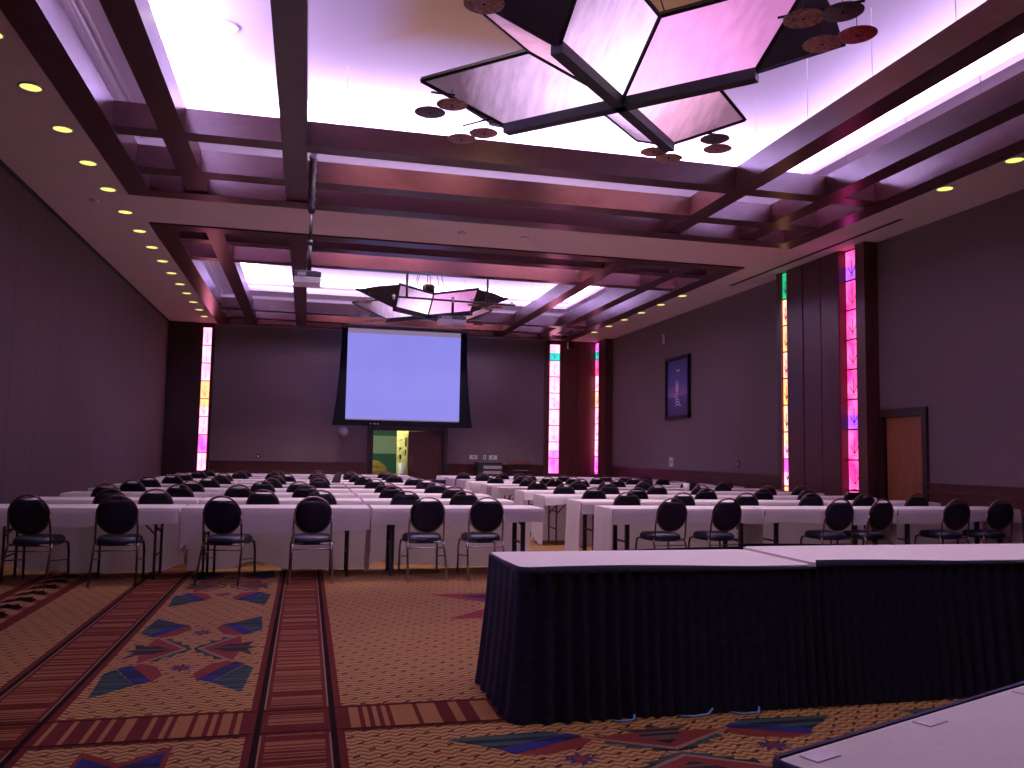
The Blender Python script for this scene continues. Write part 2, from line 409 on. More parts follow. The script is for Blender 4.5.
# ------------------------------------------------------------------ wood columns and stained glass
def glassmat(name, c1, c2, st):
    return emat(name, c1, st, scale=3.0, c2=c2)
G = {
 'pink':   glassmat('glass_hot_pink', (1.0,.10,.34), (.85,.02,.20), 2.4),
 'violet': glassmat('glass_violet', (.50,.10,.95), (.30,.05,.75), 1.8),
 'pale':   glassmat('glass_pale_pink', (1.0,.30,.50), (1.0,.20,.38), 3.4),
 'orange': glassmat('glass_amber', (1.0,.36,.10), (1.0,.26,.20), 2.6),
 'peach':  glassmat('glass_peach', (1.0,.42,.22), (1.0,.28,.24), 2.6),
 'green':  glassmat('glass_green', (.03,.55,.24), (.02,.42,.18), 1.2),
 'teal':   glassmat('glass_teal', (.03,.60,.50), (.05,.50,.50), 1.4),
 'mag':    glassmat('glass_magenta', (1.0,.14,.60), (.75,.05,.45), 3.0),
}
GL = list(G); GI = {k: i for i, k in enumerate(GL)}
def stained(name, origin, ux, nrm, width, z0, z1, cols, label_cols):
    """a tall strip of leaded panes. origin = centre of the strip on the floor, ux = along the width, nrm = towards the room"""
    O = V(origin); ux = V(ux); n = V(nrm); up = V((0,0,1)); h = width/2
    g = MB(); ld = MB()
    N = len(cols); ph = .545
    z = z1
    for k, cc in enumerate(cols):
        zb = max(z0, z-ph); cc = cc if isinstance(cc, tuple) else (cc, cc)
        zm = z-(z-zb)*.5
        g.quad(O-ux*h+up*z, O+ux*h+up*z, O+ux*h+up*zm, O-ux*h+up*zm, GI[cc[0]])
        g.quad(O-ux*h+up*zm, O+ux*h+up*zm, O+ux*h+up*zb, O-ux*h+up*zb, GI[cc[1]])
        ld.bar(O-ux*h+up*zb+n*.004, O+ux*h+up*zb+n*.004, .012, .026)
        # arrow drawn in lead on each pane
        def ln(a, b_): ld.bar(O+ux*(a[0]*width)+up*(zb+a[1])+n*.004, O+ux*(b_[0]*width)+up*(zb+b_[1])+n*.004, .008, .010, up=tuple(n))
        if z-zb > .4:
            ln((0,.11),(0,.37)); ln((0,.11),(-.30,.25)); ln((0,.11),(.30,.25)); ln((-.14,.085),(.14,.085)); ln((-.05,.37),(.05,.37))
        z = zb
        if z <= z0+.001: break
    o = ld.build(name, M['lead']); o['kind'] = 'structure'
    for s in (-1, 1): pass
    p = g.build('pane', [G[k] for k in GL], o)
    return o
stained('window_1', (9.56,13.275,0), (0,-1,0), (-1,0,0), .36, .74, 5.17, [('pink','violet'),'pink','pink','pink',('pink','pink'),('pink','violet'),'pink','pink','pink'], '')
stained('window_2', (9.46,15.31,0), (0,-1,0), (-1,0,0), .22, .70, 5.17, ['green','peach','orange','peach','orange','peach',('peach','pale'),('mag','pale'),'orange'], '')
stained('window_3', (8.02,YF-.13,0), (1,0,0), (0,-1,0), .34, .74, 5.06, [('pale','teal'),'pale','pale','pale','pale','pale',('pale','mag'),'mag','mag'], '')
stained('window_4', (9.46,26.84,0), (0,-1,0), (-1,0,0), .40, .74, 5.15, [('mag','teal'),'pink','pale','peach','pale','pale','pale','mag','mag'], '')
stained('window_5', (-3.06,YF-.13,0), (1,0,0), (0,-1,0), .24, .70, 5.06, ['pale','pale','pale',('orange','orange'),('orange','pale'),'pale','mag','pale','mag'], '')
# column in the right wall
k = MB()
k.box(9.42, XR, 13.465, 15.195, 0, ZC)                                     # body
for y in (14.02, 14.62): k.box(9.405, 9.42, y+.012, y+.55 if y < 14.5 else 15.19, .02, ZC-.02)
k.box(9.405, 9.42, 13.475, 14.005, .02, ZC-.02)
k.box(9.42, XR, 12.74, 12.99, 0, ZC); k.box(9.42, XR, 15.43, 15.60, 0, ZC)  # posts
k.box(9.57, XR, 12.99, 13.465, 0, ZC); k.box(9.47, XR, 15.195, 15.43, 0, ZC)
k.box(9.42, 9.57, 12.99, 13.465, 0, .74); k.box(9.42, 9.47, 15.195, 15.43, 0, .70)
struct(k, 'trim_8', M['wood'])
# far right corner
k = MB()
k.box(7.70, 7.84, YF-.17, YF, 0, ZC); k.box(8.20, 9.42, YF-.17, YF, 0, ZC)
k.box(7.84, 8.20, YF-.12, YF, 0, ZC); k.box(7.84, 8.20, YF-.17, YF-.12, 0, .74); k.box(7.84, 8.20, YF-.17, YF-.12, 5.06, ZC)
for a in (8.22, 8.83): k.box(a, a+.58, YF-.185, YF-.17, .02, ZC-.02)
k.box(9.42, XR, 26.0, 26.63, 0, ZC); k.box(9.47, XR, 26.63, 27.05, 0, ZC); k.box(9.42, XR, 27.05, YF, 0, ZC); k.box(9.42, 9.47, 26.63, 27.05, 0, .74)
struct(k, 'trim_9', M['wood'])
# far left corner
k = MB()
k.box(XL, -3.185, YF-.17, YF, 0, ZC); k.box(-2.935, -2.85, YF-.17, YF, 0, ZC)
k.box(-3.185, -2.935, YF-.12, YF, 0, ZC); k.box(-3.185, -2.935, YF-.17, YF-.12, 0, .70); k.box(-3.185, -2.935, YF-.17, YF-.12, 5.06, ZC)
k.box(XL+.02, -3.72, YF-.185, YF-.17, .02, ZC-.02); k.box(-3.70, -3.22, YF-.185, YF-.17, .02, ZC-.02)
struct(k, 'trim_10', M['wood_dark'])

# ------------------------------------------------------------------ doors
d = MB()   # side door frame
d.box(XR-.05, XR+.15, 11.57, DY0, 0, 2.23); d.box(XR-.05, XR+.15, DY1, 12.735, 0, 2.23)
d.box(XR-.05, XR+.15, DY0, DY1, DZ, 2.23)
dr = struct(d, 'door_1', M['wood_dark'])
q = MB(); q.box(XR+.02, XR+.07, DY0+.01, DY1-.01, .01, DZ-.01); q.build('door_leaf', M['door_wood'], dr)
q = MB(); q.tube([(XR+.02,DY0+.10,1.0),(XR-.03,DY0+.10,1.0),(XR-.03,DY0+.22,1.0)], .011, 8); q.build('door_handle', M['chrome'], dr)
d = MB()   # double door frame
d.box(1.87, FX0, YF-.04, YF+.15, 0, 2.19); d.box(FX1, 4.45, YF-.04, YF+.15, 0, 2.19); d.box(FX0, FX1, YF-.04, YF+.15, FZ, 2.19)
dr = struct(d, 'door_2', M['wood_dark'])
q = MB(); q.box(3.19, FX1-.01, YF+.04, YF+.09, .01, FZ-.01); q.build('closed_leaf', M['wood'], dr)
q = MB(); q.box(FX0+.01, FX0+.06, YF+.16, YF+1.25, .01, FZ-.01); q.build('open_leaf', M['wood'], dr)
q = MB(); q.box(3.21, 3.36, YF+.034, YF+.04, .93, 1.28); q.build('push_plate', M['bronze'], dr)
q = MB(); q.box(3.95, 4.2, YF+.0, YF+.04, FZ-.12, FZ-.04); q.build('door_closer', M['black_metal'], dr)
# service corridor behind the open leaf
M['green_wall'] = mat('corridor_green_paint', (.030,.165,.095), .6, var=.05)
M['pale_panel'] = mat('corridor_pale_paint', (.42,.56,.40), .6, var=.05)
M['notice'] = mat('paper_notices', (.72,.66,.25), .8, var=.3, scale=9)
q = MB()
q.box(.6, 6.2, YF+4.0, YF+4.1, 0, 2.7, 0); q.box(.5, .6, YF+.15, YF+4.1, 0, 2.7, 0); q.box(6.2, 6.3, YF+.15, YF+4.1, 0, 2.7, 0)
q.box(.6, 6.2, YF+3.985, YF+4.0, 1.30, 1.95, 1)
struct(q, 'wall_corridor', [M['green_wall'], M['pale_panel']])
q = MB(); q.box(.5, 6.3, YF+.15, YF+4.1, 2.7, 2.75); struct(q, 'ceiling_corridor', M['tray'])
q = MB(); q.box(2.98, 3.9, YF+1.5, YF+1.6, 0, 2.7); struct(q, 'wall_partition', M['notice'])
t = thing('notice_board', 'narrow yellow notice board with dark papers seen through the open far door', 'notice board', (3.2, YF+1.5, 1.2))
q = MB(); q.box(-.20, .12, -.03, 0, -.4, .75); q.build('board', M['notice'], t)
q = MB()
for x, z, a, b_ in ((.05,.36,.05,.30),(-.14,.25,.05,.07),(.04,.05,.04,.20),(-.13,-.08,.05,.16),(-.10,.55,.03,.05)):
    q = MB(); q.box(x, x+a, -.035, -.03, z, z+b_); q.build('paper', M['frame_dark'], t)
t = thing('armchair', 'yellow plush armchair standing in the green corridor behind the open far door', 'armchair', (2.35, YF+2.6, 0))
M['plush'] = mat('yellow_plush', (.30,.20,.045), .95, var=.5, scale=25, bump=.6)
q = MB(); q.lathe([(.02,.08),(.40,.08),(.47,.2),(.46,.42),(.40,.48),(0,.5)], n=20); q.build('seat', M['plush'], t)
q = MB(); q.tube([(-.34,.22,.42),(-.33,.24,.62),(-.24,.26,.80),(-.08,.27,.90),(.10,.27,.86),(.26,.26,.76),(.35,.22,.58),(.36,.2,.42)], [.12,.15,.18,.19,.19,.17,.14,.10], 12)
q.tube([(-.2,.24,.42),(-.1,.25,.7),(.12,.25,.68),(.2,.24,.42)], [.16,.2,.2,.16], 12); q.build('backrest', M['plush'], t)
for x, y in ((-.25,-.25),(.25,-.25),(-.25,.25),(.25,.25)):
    q = MB(); q.tube([(x,y,0),(x,y,.1)], .025, 8); q.build('leg', M['wood_dark'], t)
t = thing('waste_bin', 'small white bin standing below the notices beyond the open far door', 'bin', (3.12, YF+1.2, 0))
q = MB(); q.lathe([(.10,0),(.14,1.0),(.13,1.0),(.095,.03)], n=16); q.build('body', M['white_plastic'], t)

# ------------------------------------------------------------------ projection screen
t = thing('projection_screen', 'wide projection screen glowing plain blue with black drapes, hung on the far wall', 'projection screen', (2.86, 26.2, 2.15))
q = MB(); q.quad((-1.76,0,.22),(1.80,0,.22),(1.80,0,2.86),(-1.78,0,2.86)); q.build('screen_surface', M['screen'], t)
q = MB(); q.quad((-1.78,0,2.86),(1.80,0,2.86),(1.80,0,3.03),(-1.78,0,3.03)); q.build('glowing_border', M['screen_top'], t)
q = MB(); q.quad((-1.76,0,.17),(1.80,0,.17),(1.80,0,.22),(-1.76,0,.22))
q.build('glowing_border', M['screen_top'], t)
q = MB()
def drape(x_in, x_top, x_bot, s):
    n = 10; vs = []; fs = []
    for i in range(n+1):
        v = i/n; z = -.0 + v*3.03; xo = x_bot + (x_top-x_bot)*(1-(1-v)**2.2)
        for j in range(7):
            u = j/6; x = x_in + (xo-x_in)*u; vs.append((x, -.02+.02*math.sin(u*18), z))
    for i in range(n):
        for j in range(6): fs.append((i*7+j, i*7+j+1, (i+1)*7+j+1, (i+1)*7+j))
    q.add(vs, fs, 0, True)
drape(-1.74, -1.93, -2.13, -1); drape(1.78, 1.98, 2.20, 1)
q.box(-2.10, 2.17, -.03, .02, 0, .18)
q.build('drape', M['drape'], t)
for x in (-1.0,-.88,-.78):
    q = MB(); q.box(x, x+.06, -.035, -.03, .05, .08); q.build('tag', M['grey_plastic'], t)
q = MB(); q.box(-1.98, 2.0, -.1, .1, 3.0, 3.05); q.build('casing', M['black_metal'], t)

# ------------------------------------------------------------------ ceiling fixtures
def make_downlight(lens, label, group, r=.105):
    t = thing('downlight', label, 'ceiling light', group=group)
    q = MB(); q.lathe([(r,-.001),(r+.022,-.001),(r+.022,-.008),(r,-.008),(r,-.001)], n=24); q.build('trim_ring', M['white_plastic'], t)
    q = MB(); q.lathe([(0,-.004),(r,-.004)], n=24); q.build('lens', lens, t)
    return t
dlp = None
ly = [8.55, 9.76, 10.98, 12.22, 13.41, 14.65, 15.88, 17.11, 18.33, 19.54, 20.8, 21.98, 23.25, 24.5, 25.7]
for i, y in enumerate(ly):
    o = make_downlight(M['dl_yellow'], '', '') if dlp is None else copy_tree(dlp)
    dlp = dlp or o; o.location = (-3.02, y, ZC)
    tag(o, f'yellow recessed downlight, {ORD[len(ly)-i]} from the far wall, in the left soffit above the folding wall', 'ceiling light', 'downlights in the left soffit')
ry = [8.67, 9.88, 18.39, 19.65, 20.93, 22.18, 23.45, 24.75]
for i, y in enumerate(ry):
    o = copy_tree(dlp); o.location = (8.60 if y > 15 else 8.53+.16, y, ZC)
    if y < 15: o.location.x = 8.56+.08
    tag(o, f'yellow recessed downlight, {ORD[len(ry)-i]} from the far wall, in the soffit beside the right wall', 'ceiling light', 'downlights in the right soffit')
tp = make_downlight(M['dl_white'], '', ''); first = True
tl = [(-1.10,10.3,'bright white downlight in the near tray, left bay, nearer the camera'),(-1.10,12.45,'bright white downlight in the near tray, left bay, by the far cross beam'),(1.0,12.5,'bright white downlight in the near tray just right of the dark left beam'),(-1.05,23.2,'faint white downlight in the far tray, left bay beside the projector')]
for x, y, lb in tl:
    o = tp if first else copy_tree(tp); first = False
    o.location = (x, y, ZT); tag(o, lb, 'ceiling light', 'downlights in the trays')
ap = make_downlight(M['dl_orange'], '', ''); first = True
for x, y, lb in ((.95,22.8,'small amber downlight in the far tray, left of the far star chandelier'),(4.75,22.8,'small amber downlight in the far tray, right of the far star chandelier')):
    o = ap if first else copy_tree(ap); first = False
    o.location = (x, y, ZT); tag(o, lb, 'ceiling light', 'amber downlights in the far tray')
# smoke detectors / sprinkler heads on the soffit
sp = None
for x, y, lb in ((2.5,14.25,'white smoke detector on the soffit band, left of the other one'),(3.64,14.25,'white smoke detector on the soffit band, nearer the right'),(-3.35,14.05,'small sprinkler cover in the left soffit beside the yellow downlights')):
    if sp is None:
        sp = thing('smoke_detector', '', 'detector'); q = MB(); q.lathe([(.07,0),(.075,-.01),(.06,-.035),(0,-.04)], n=18); q.build('cover', M['white_plastic'], sp); o = sp
    else: o = copy_tree(sp)
    o.location = (x, y, ZC); tag(o, lb, 'detector', 'ceiling detectors')
t = thing('ceiling_speaker', 'small black camera box hanging from the far soffit near right corner', 'camera', (8.35, 26.4, ZC-.03))
q = MB(); q.box(-.09,.09,-.09,.09,-.32,-.08); q.build('body', M['black_plastic'], t, .01)
q = MB(); q.tube([(0,0,0),(0,0,-.09)], .02, 8); q.build('bracket', M['black_metal'], t)

# ------------------------------------------------------------------ star chandeliers
def panel_mat(name, hot, mid, cold, st):
    m, nt, b = newmat(name)
    tc = nt.nodes.new('ShaderNodeTexCoord'); ln = nt.nodes.new('ShaderNodeVectorMath'); ln.operation = 'LENGTH'; L(nt, tc.outputs['Object'], ln.inputs[0])
    n = noise(nt, 3.0, stretch=(5,1.2,1.2), detail=4)
    f = mathn(nt, 'ADD', mathn(nt, 'MULTIPLY', ln.outputs['Value'], .55), mathn(nt, 'MULTIPLY', mathn(nt, 'SUBTRACT', n.outputs['Fac'], .5), .35))
    r = ramp(nt, f, [(.14, hot), (.48, mid), (.92, cold)])
    L(nt, r.outputs['Color'], b.inputs['Emission Color']); b.inputs['Emission Strength'].default_value = st
    b.inputs['Base Color'].default_value = (.15,.12,.14,1); b.inputs['Roughness'].default_value = .5
    return m
PM = {
 'lilac': panel_mat('diffuser_lilac', (1.0,.86,1.0), (.80,.52,.88), (.26,.15,.28), 1.5),
 'pink':  panel_mat('diffuser_pink', (1.0,.55,.92), (.86,.34,.76), (.42,.14,.36), 1.35),
 'fade':  panel_mat('diffuser_fading', (1.0,.82,1.0), (.58,.36,.64), (.06,.035,.06), 1.5),
 'rose':  panel_mat('diffuser_rose', (1.0,.70,.90), (.72,.34,.56), (.20,.09,.16), 1.3),
}
def make_star(label, cy):
    t = thing('star_chandelier', label, 'chandelier', (2.86, cy, 4.787))
    a = 1.29/math.sqrt(2); b_ = .934; dz = .395
    low = [V((-a,-a,0)), V((a,-a,0)), V((a,a,0)), V((-a,a,0))]            # A B G D
    high = [V((0,-b_,dz)), V((b_,0,dz)), V((0,b_,dz)), V((-b_,0,dz))]     # S I Z F
    spec = [(0,0,'lilac'),(1,0,'pink'),(1,1,'rose'),(2,1,'rose'),(2,2,'lilac'),(3,2,'fade'),(3,3,'fade'),(0,3,'rose')]
    O = V((0,0,0))
    for li, hi, pm in spec:
        A, S = low[li], high[hi]
        pts = [O, A, A+S, S]; cen = (A+S)/2
        n = A.cross(S).normalized()
        if n.z > 0: n = -n
        ins = [cen + (p-cen)*.975 for p in pts]
        q = MB(); q.prism([p - n*.004 for p in ins], -n, .008); q.build('light_panel', PM[pm], t)
        q = MB(); q.prism([p - n*.03 for p in pts], -n, .012); q.build('panel_back', M['fix_back'], t)
        q = MB()
        for i in range(4):
            p0, p1 = pts[i], pts[(i+1) % 4]
            q.bar(p0 - n*.012, p1 - n*.012, .034, .05, up=tuple(n))
        q.build('panel_frame', M['frame_dark'], t)
    for p0, p1 in ((low[0], low[2]), (low[1], low[3])):
        q = MB(); e = (p1-p0).normalized()*.03
        q.bar(p0-e+V((0,0,-.02)), p1+e+V((0,0,-.02)), .115, .10); q.build('crossbar', M['frame_dark'], t)
    for i in range(4):                                                       # dark gussets closing the tips
        A = low[i]; S = high[i]; F = high[(i-1) % 4]
        n = (S).cross(F).normalized()
        up_ = A + (S+F)*.5 + V((0,0,.02)) + A.normalized()*.02
        q = MB(); q.prism([A, A+S, up_, A+F], V((-A.x,-A.y,0)).normalized(), .012); q.build('tip_gusset', M['fix_back'], t)
    q = MB(); q.lathe([(.16,.55),(.16,.75),(.12,.80),(0,.82)], n=20); q.build('hub', M['frame_dark'], t)
    for x, y in ((-.45,-.45),(.45,-.45),(.45,.45),(-.45,.45),(-.06,0),(.06,0)):
        q = MB(); q.tube([(x,y,.2 if abs(x) > .1 else .0),(x*.3,y*.3,ZT-4.787)], .008, 6); q.build('cable', M['frame_dark'], t)
    # hanging glass discs at the star's tips
    def disc(x, y, z, m, top):
        q = MB(); q.lathe([(0,.004),(.150,.004),(.158,0),(.150,-.004),(0,-.004)], c=(x,y,z), n=28); o = q.build('glass_disc', M[m], t)
        q = MB(); q.lathe([(0,.0),(.012,0),(.012,-.006),(0,-.006)], c=(x,y,z-.004), n=8); q.build('boss', M['frame_dark'], o)
        q = MB(); q.tube([(x,y,z),(x,y,top)], .003, 5); q.build('wire', M['frame_dark'], o)
    def rod(p0, p1): q = MB(); q.tube([p0, p1], .011, 6); q.build('disc_rod', M['frame_dark'], t)
    rod((-1.50,.86,.26), (-1.76,.72,.20)); disc(-1.76,.80,.02,'disc_dark',.20); disc(-1.56,.64,.06,'disc',.22)
    rod((-1.05,.93,.10), (-1.33,1.30,.12)); disc(-1.33,1.37,.0,'disc',.12); disc(-1.13,1.14,.0,'disc',.10)
    rod((.80,-1.50,.20), (1.32,-1.92,.20)); disc(.82,-1.84,.02,'disc',.20); disc(1.03,-2.04,.0,'disc_dark',.20); disc(1.2,-1.52,.02,'disc',.20); disc(1.38,-1.73,.02,'disc_red',.20)
    rod((1.30,.93,.20), (1.46,.86,.16)); disc(1.35,.68,.03,'disc_dark',.18); disc(1.48,.87,-.0,'disc',.16)
    disc(.86,1.2,.02,'disc',.12); disc(1.06,1.24,-.02,'disc',.10)
    disc(-1.66,-1.42,.0,'disc',.30); rod((-1.5,-.95,.30), (-1.66,-1.42,.30)); rod((.95,.95,.05),(1.06,1.24,.10)); rod((.8,1.0,.05),(.86,1.2,.12))
    return t
make_star('large star-shaped pink panel chandelier nearest the camera, in the near ceiling tray', 7.5)
make_star('smaller-looking star chandelier of lit panels in the far tray, before the projection screen', 20.95)

# ------------------------------------------------------------------ projectors and pipe
def make_projector(loc, label, w_, top):
    t = thing('projector', label, 'projector', loc)
    h = w_/2
    q = MB(); q.box(-h, h, -.17, .17, .0, .095); q.build('lower_case', M['white_plastic'], t, .012)
    q = MB(); q.box(-h, h, -.17, .17, .095, .17); q.box(-h+.03, h-.05, -.12, .12, .17, .19); q.build('upper_case', M['black_plastic'], t, .01)
    q = MB(); q.tube([(.0,.17,.06),(.0,.20,.06)], .035, 14); q.build('lens', M['black_metal'], t)
    q = MB(); q.box(-h+.05, -.02, -.176, -.17, .10, .15); q.build('vent', M['grey_plastic'], t)
    q = MB(); q.tube([(.02,0,.19),(.02,0,.62)], .032, 10); q.build('mount_tube', M['black_metal'], t)
    if top > .8:
        q = MB(); q.tube([(.02,0,.60),(.02,0,1.08)], .024, 10); q.tube([(.02,0,1.03),(.02,0,1.09)], .035, 10); q.tube([(.02,0,.58),(.02,0,.64)], .042, 10); q.build('pole', M['black_metal'], t)
        q = MB()
        pth = [(.02+.012*math.sin(9*k), .012*math.cos(7*k), 1.05 + (top-1.05)*k/16) for k in range(17)]
        q.tube(pth, .05, 8); q.build('cable_sleeve', M['black_plastic'], t)
    return t
make_projector((-.07, 12.0, 3.66), 'white and black projector hanging on a long pole below the left ceiling beam', .37, 2.02)
pipe = thing('hanging_pipe', 'black horizontal pipe on two drop rods in front of the far star chandelier', 'pipe', (3.12, 18.75, 4.81))
q = MB(); q.tube([(-1.40,0,.02),(1.46,0,-.02)], .024, 10); q.build('crossbar', M['black_metal'], pipe)
for x in (-1.05, .80):
    q = MB(); q.tube([(x,0,0),(x,0,.62)], .028, 8); q.tube([(x,0,.6),(x,0,ZT-4.81)], .012, 8); q.build('drop_rod', M['black_metal'], pipe)
for x in (-1.34, 1.38, 0):
    q = MB(); q.tube([(x,0,-.05),(x,0,.06)], .034, 8); q.build('clamp', M['grey_plastic'], pipe)
make_projector((3.10, 18.75, 4.27), 'black and white projector clamped under the black pipe by the far chandelier', .62, .5)

# ------------------------------------------------------------------ wall fittings
t = thing('picture', 'tall framed blue night-sky painting with a pale figure on the right wall', 'picture', (XR, 20.95, 3.22))
q = MB(); h, v, f_ = .75, .84, .085
q.box(-.07, 0, -h, h, v-f_, v); q.box(-.07, 0, -h, h, -v, -v+f_); q.box(-.07, 0, -h, -h+f_, -v, v); q.box(-.07, 0, h-f_, h, -v, v)
q.build('frame', M['frame_dark'], t)
def canvas():
    m, nt, b = newmat('painted_night'); x, y, z = xyz(nt)
    n = noise(nt, 3.5, stretch=(1,1,3), detail=5)
    f = mathn(nt, 'ADD', mathn(nt, 'MULTIPLY', mathn(nt, 'ADD', z, .8), .6), mathn(nt, 'MULTIPLY', n.outputs['Fac'], .14))
    r = ramp(nt, f, [(.06,(.020,.016,.060)),(.30,(.035,.030,.16)),(.40,(.050,.030,.23)),(.42,(.24,.10,.28)),(.62,(.045,.05,.26)),(.98,(.020,.022,.12))])
    L(nt, r.outputs['Color'], b.inputs['Base Color']); b.inputs['Roughness'].default_value = .5
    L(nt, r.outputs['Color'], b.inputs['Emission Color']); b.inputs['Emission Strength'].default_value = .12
    return m
M['canvas'] = canvas(); M['paint_white'] = mat('white_paint', (.80,.62,.72), .6, var=.15)
q = MB(); q.quad((-.02,-h+f_,-v+f_),(-.02,h-f_,-v+f_),(-.02,h-f_,v-f_),(-.02,-h+f_,v-f_)); cv = q.build('canvas', M['canvas'], t)
q = MB()
fig = [(.10,.24),(.13,.0),(.10,-.12),(-.02,-.14),(-.06,0),(-.03,.24),(.02,.05)]
q.poly([(-.025, y, z) for y, z in fig], 0)
for k in range(5):
    yy = .16-.02*k; zz = -.18-.075*k
    q.poly([(-.025, yy+.06, zz),(-.025, yy-.05, zz+.05),(-.025, yy-.16-.03*k, zz),(-.025, yy-.16-.03*k, zz-.03),(-.025, yy-.05, zz+.02),(-.025, yy+.06, zz-.035)], 0)
moon = [(-.025, -.02+.13*math.cos(a), .50-.07*math.sin(a)) for a in [PI*k/10 for k in range(11)]] + [(-.025, -.02+.13*math.cos(a)*.95, .50-.02*math.sin(a)) for a in [PI*(10-k)/10 for k in range(1,10)]]
q.poly(moon, 0)
q.build('painted_figure', M['paint_white'], cv)

def plate(name, loc, face, label, cat, w_=.11, h=.15, m='white_plastic', group=None, parts=True):
    t = thing(name, label, cat, loc, 0, group)
    q = MB()
    if face == 'X': q.box(-.012, 0, -w_/2, w_/2, -h/2, h/2)
    else: q.box(-w_/2, w_/2, -.012, 0, -h/2, h/2)
    q.build('plate', M[m], t, .003)
    q = MB()
    if face == 'X': q.box(-.020, -.012, -.02, .02, -.035, .035)
    else: q.box(-.02, .02, -.020, -.012, -.035, .035)
    q.build('switch', M['black_plastic' if m == 'white_plastic' else 'white_plastic'], t)
plate('thermostat', (XR, 21.4, 1.22), 'X', 'white thermostat box on the right wall below the painting', 'thermostat', .26, .26)
plate('wall_switch', (XR, 17.7, 1.22), 'X', 'small black switch on the right wall, between painting and columns', 'switch', .10, .16, 'black_plastic')
plate('wall_switch', (5.33, YF, 1.24), 'Y', 'white switch plate on the far wall, nearest the double door', 'switch', .26, .14, 'white_plastic', 'switch plates by the double door')
plate('wall_switch', (5.70, YF, 1.24), 'Y', 'white switch plate on the far wall, middle of three right of the door', 'switch', .10, .14, 'white_plastic', 'switch plates by the double door')
plate('wall_switch', (5.98, YF, 1.24), 'Y', 'white switch plate on the far wall, farthest right from the door', 'switch', .28, .14, 'white_plastic', 'switch plates by the double door')
plate('wall_switch', (-1.43, YF, 1.16), 'Y', 'small black switch on the far wall above the left chair rail', 'switch', .10, .14, 'black_plastic')
t = thing('wall_clock', 'round pale clock on the far wall left of the double door', 'clock', (1.11, YF, 1.97))
q = MB(); q.tube([(0,0,0),(0,-.04,0)], .17, 24); q.build('case', M['grey_plastic'], t)
q = MB(); q.tube([(0,-.04,0),(0,-.044,0)], .12, 20); q.build('face', M['soffit'], t)
t = thing('wall_strobe', 'tiny white strobe on the right wall above the painting', 'strobe', (XR, 21.9, 4.66))
q = MB(); q.box(-.03,0,-.05,.05,-.14,.14); q.build('body', M['white_plastic'], t, .008)
q = MB(); q.box(-.05,-.03,-.03,.03,-.05,.05); q.build('lens', M['grey_plastic'], t, .008)

# equipment at the far wall
t = thing('equipment_rack', 'black wheeled equipment rack with grey units at the far wall', 'equipment rack', (5.68, 26.5, 0))
q = MB(); q.box(-.40,.40,-.3,.3,.12,1.10); q.build('case', M['black_plastic'], t, .02)
for z in (.35,.55,.72,.88):
    q = MB(); q.box(-.22,.36,-.32,-.3,z,z+.10); q.build('rack_unit', M['grey_plastic'], t)
for x, y in ((-.34,-.24),(.34,-.24),(-.34,.24),(.34,.24)):
    q = MB(); q.tube([(x-.03,y,.06),(x+.03,y,.06)], .06, 12); q.box(x-.02,x+.02,y-.02,y+.02,.06,.13); q.build('caster', M['black_metal'], t)
t = thing('lectern', 'dark wooden lectern with metal edged front standing at the far wall', 'lectern', (6.68, 26.4, 0))
q = MB(); q.box(-.31,.31,-.26,.26,.06,1.02); q.box(-.35,.35,-.31,.31,0,.06); q.build('body', M['wood_dark'], t, .01)
q = MB(); q.add([(-.36,-.34,1.02),(.36,-.34,1.02),(.36,.32,1.10),(-.36,.32,1.10),(-.36,-.34,1.05),(.36,-.34,1.05),(.36,.32,1.14),(-.36,.32,1.14)],
  [(0,3,2,1),(4,5,6,7),(0,1,5,4),(1,2,6,5),(2,3,7,6),(3,0,4,7)]); q.build('reading_top', M['wood'], t)
q = MB(); q.box(-.22,.22,-.275,-.26,.30,.84); q.build('front_panel', M['black_plastic'], t)
q = MB(); q.bar((-.24,-.28,.85),(.24,-.28,.85),.03,.03); q.bar((-.24,-.28,.3),(-.24,-.28,.85),.03,.03); q.bar((.24,-.28,.3),(.24,-.28,.85),.03,.03); q.build('metal_edging', M['chrome'], t)
q = MB(); q.tube([(.25,.1,1.12),(.25,.1,1.28),(.20,-.05,1.40)], .008, 6); q.build('microphone', M['black_metal'], t)
t = thing('wheeled_bin', 'dark blue wheeled bin standing in the aisle by the far double door', 'bin', (3.30, 21.55, 0))
q = MB(); q.add([(-.18,-.18,.08),(.18,-.18,.08),(.18,.18,.08),(-.18,.18,.08),(-.2,-.2,.62),(.2,-.2,.62),(.2,.2,.62),(-.2,.2,.62)],
  [(0,3,2,1),(4,5,6,7),(0,1,5,4),(1,2,6,5),(2,3,7,6),(3,0,4,7)]); q.build('body', M['navy_edge'], t, .02)
q = MB(); q.box(-.21,.21,-.21,.21,.62,.67); q.build('lid', M['navy_edge'], t, .015)
for x in (-.14,.14):
    q = MB(); q.tube([(x-.02,.16,.06),(x+.02,.16,.06)], .06, 12); q.tube([(x,-.16,0),(x,-.16,.09)], .02, 8); q.build('wheel', M['black_plastic'], t)

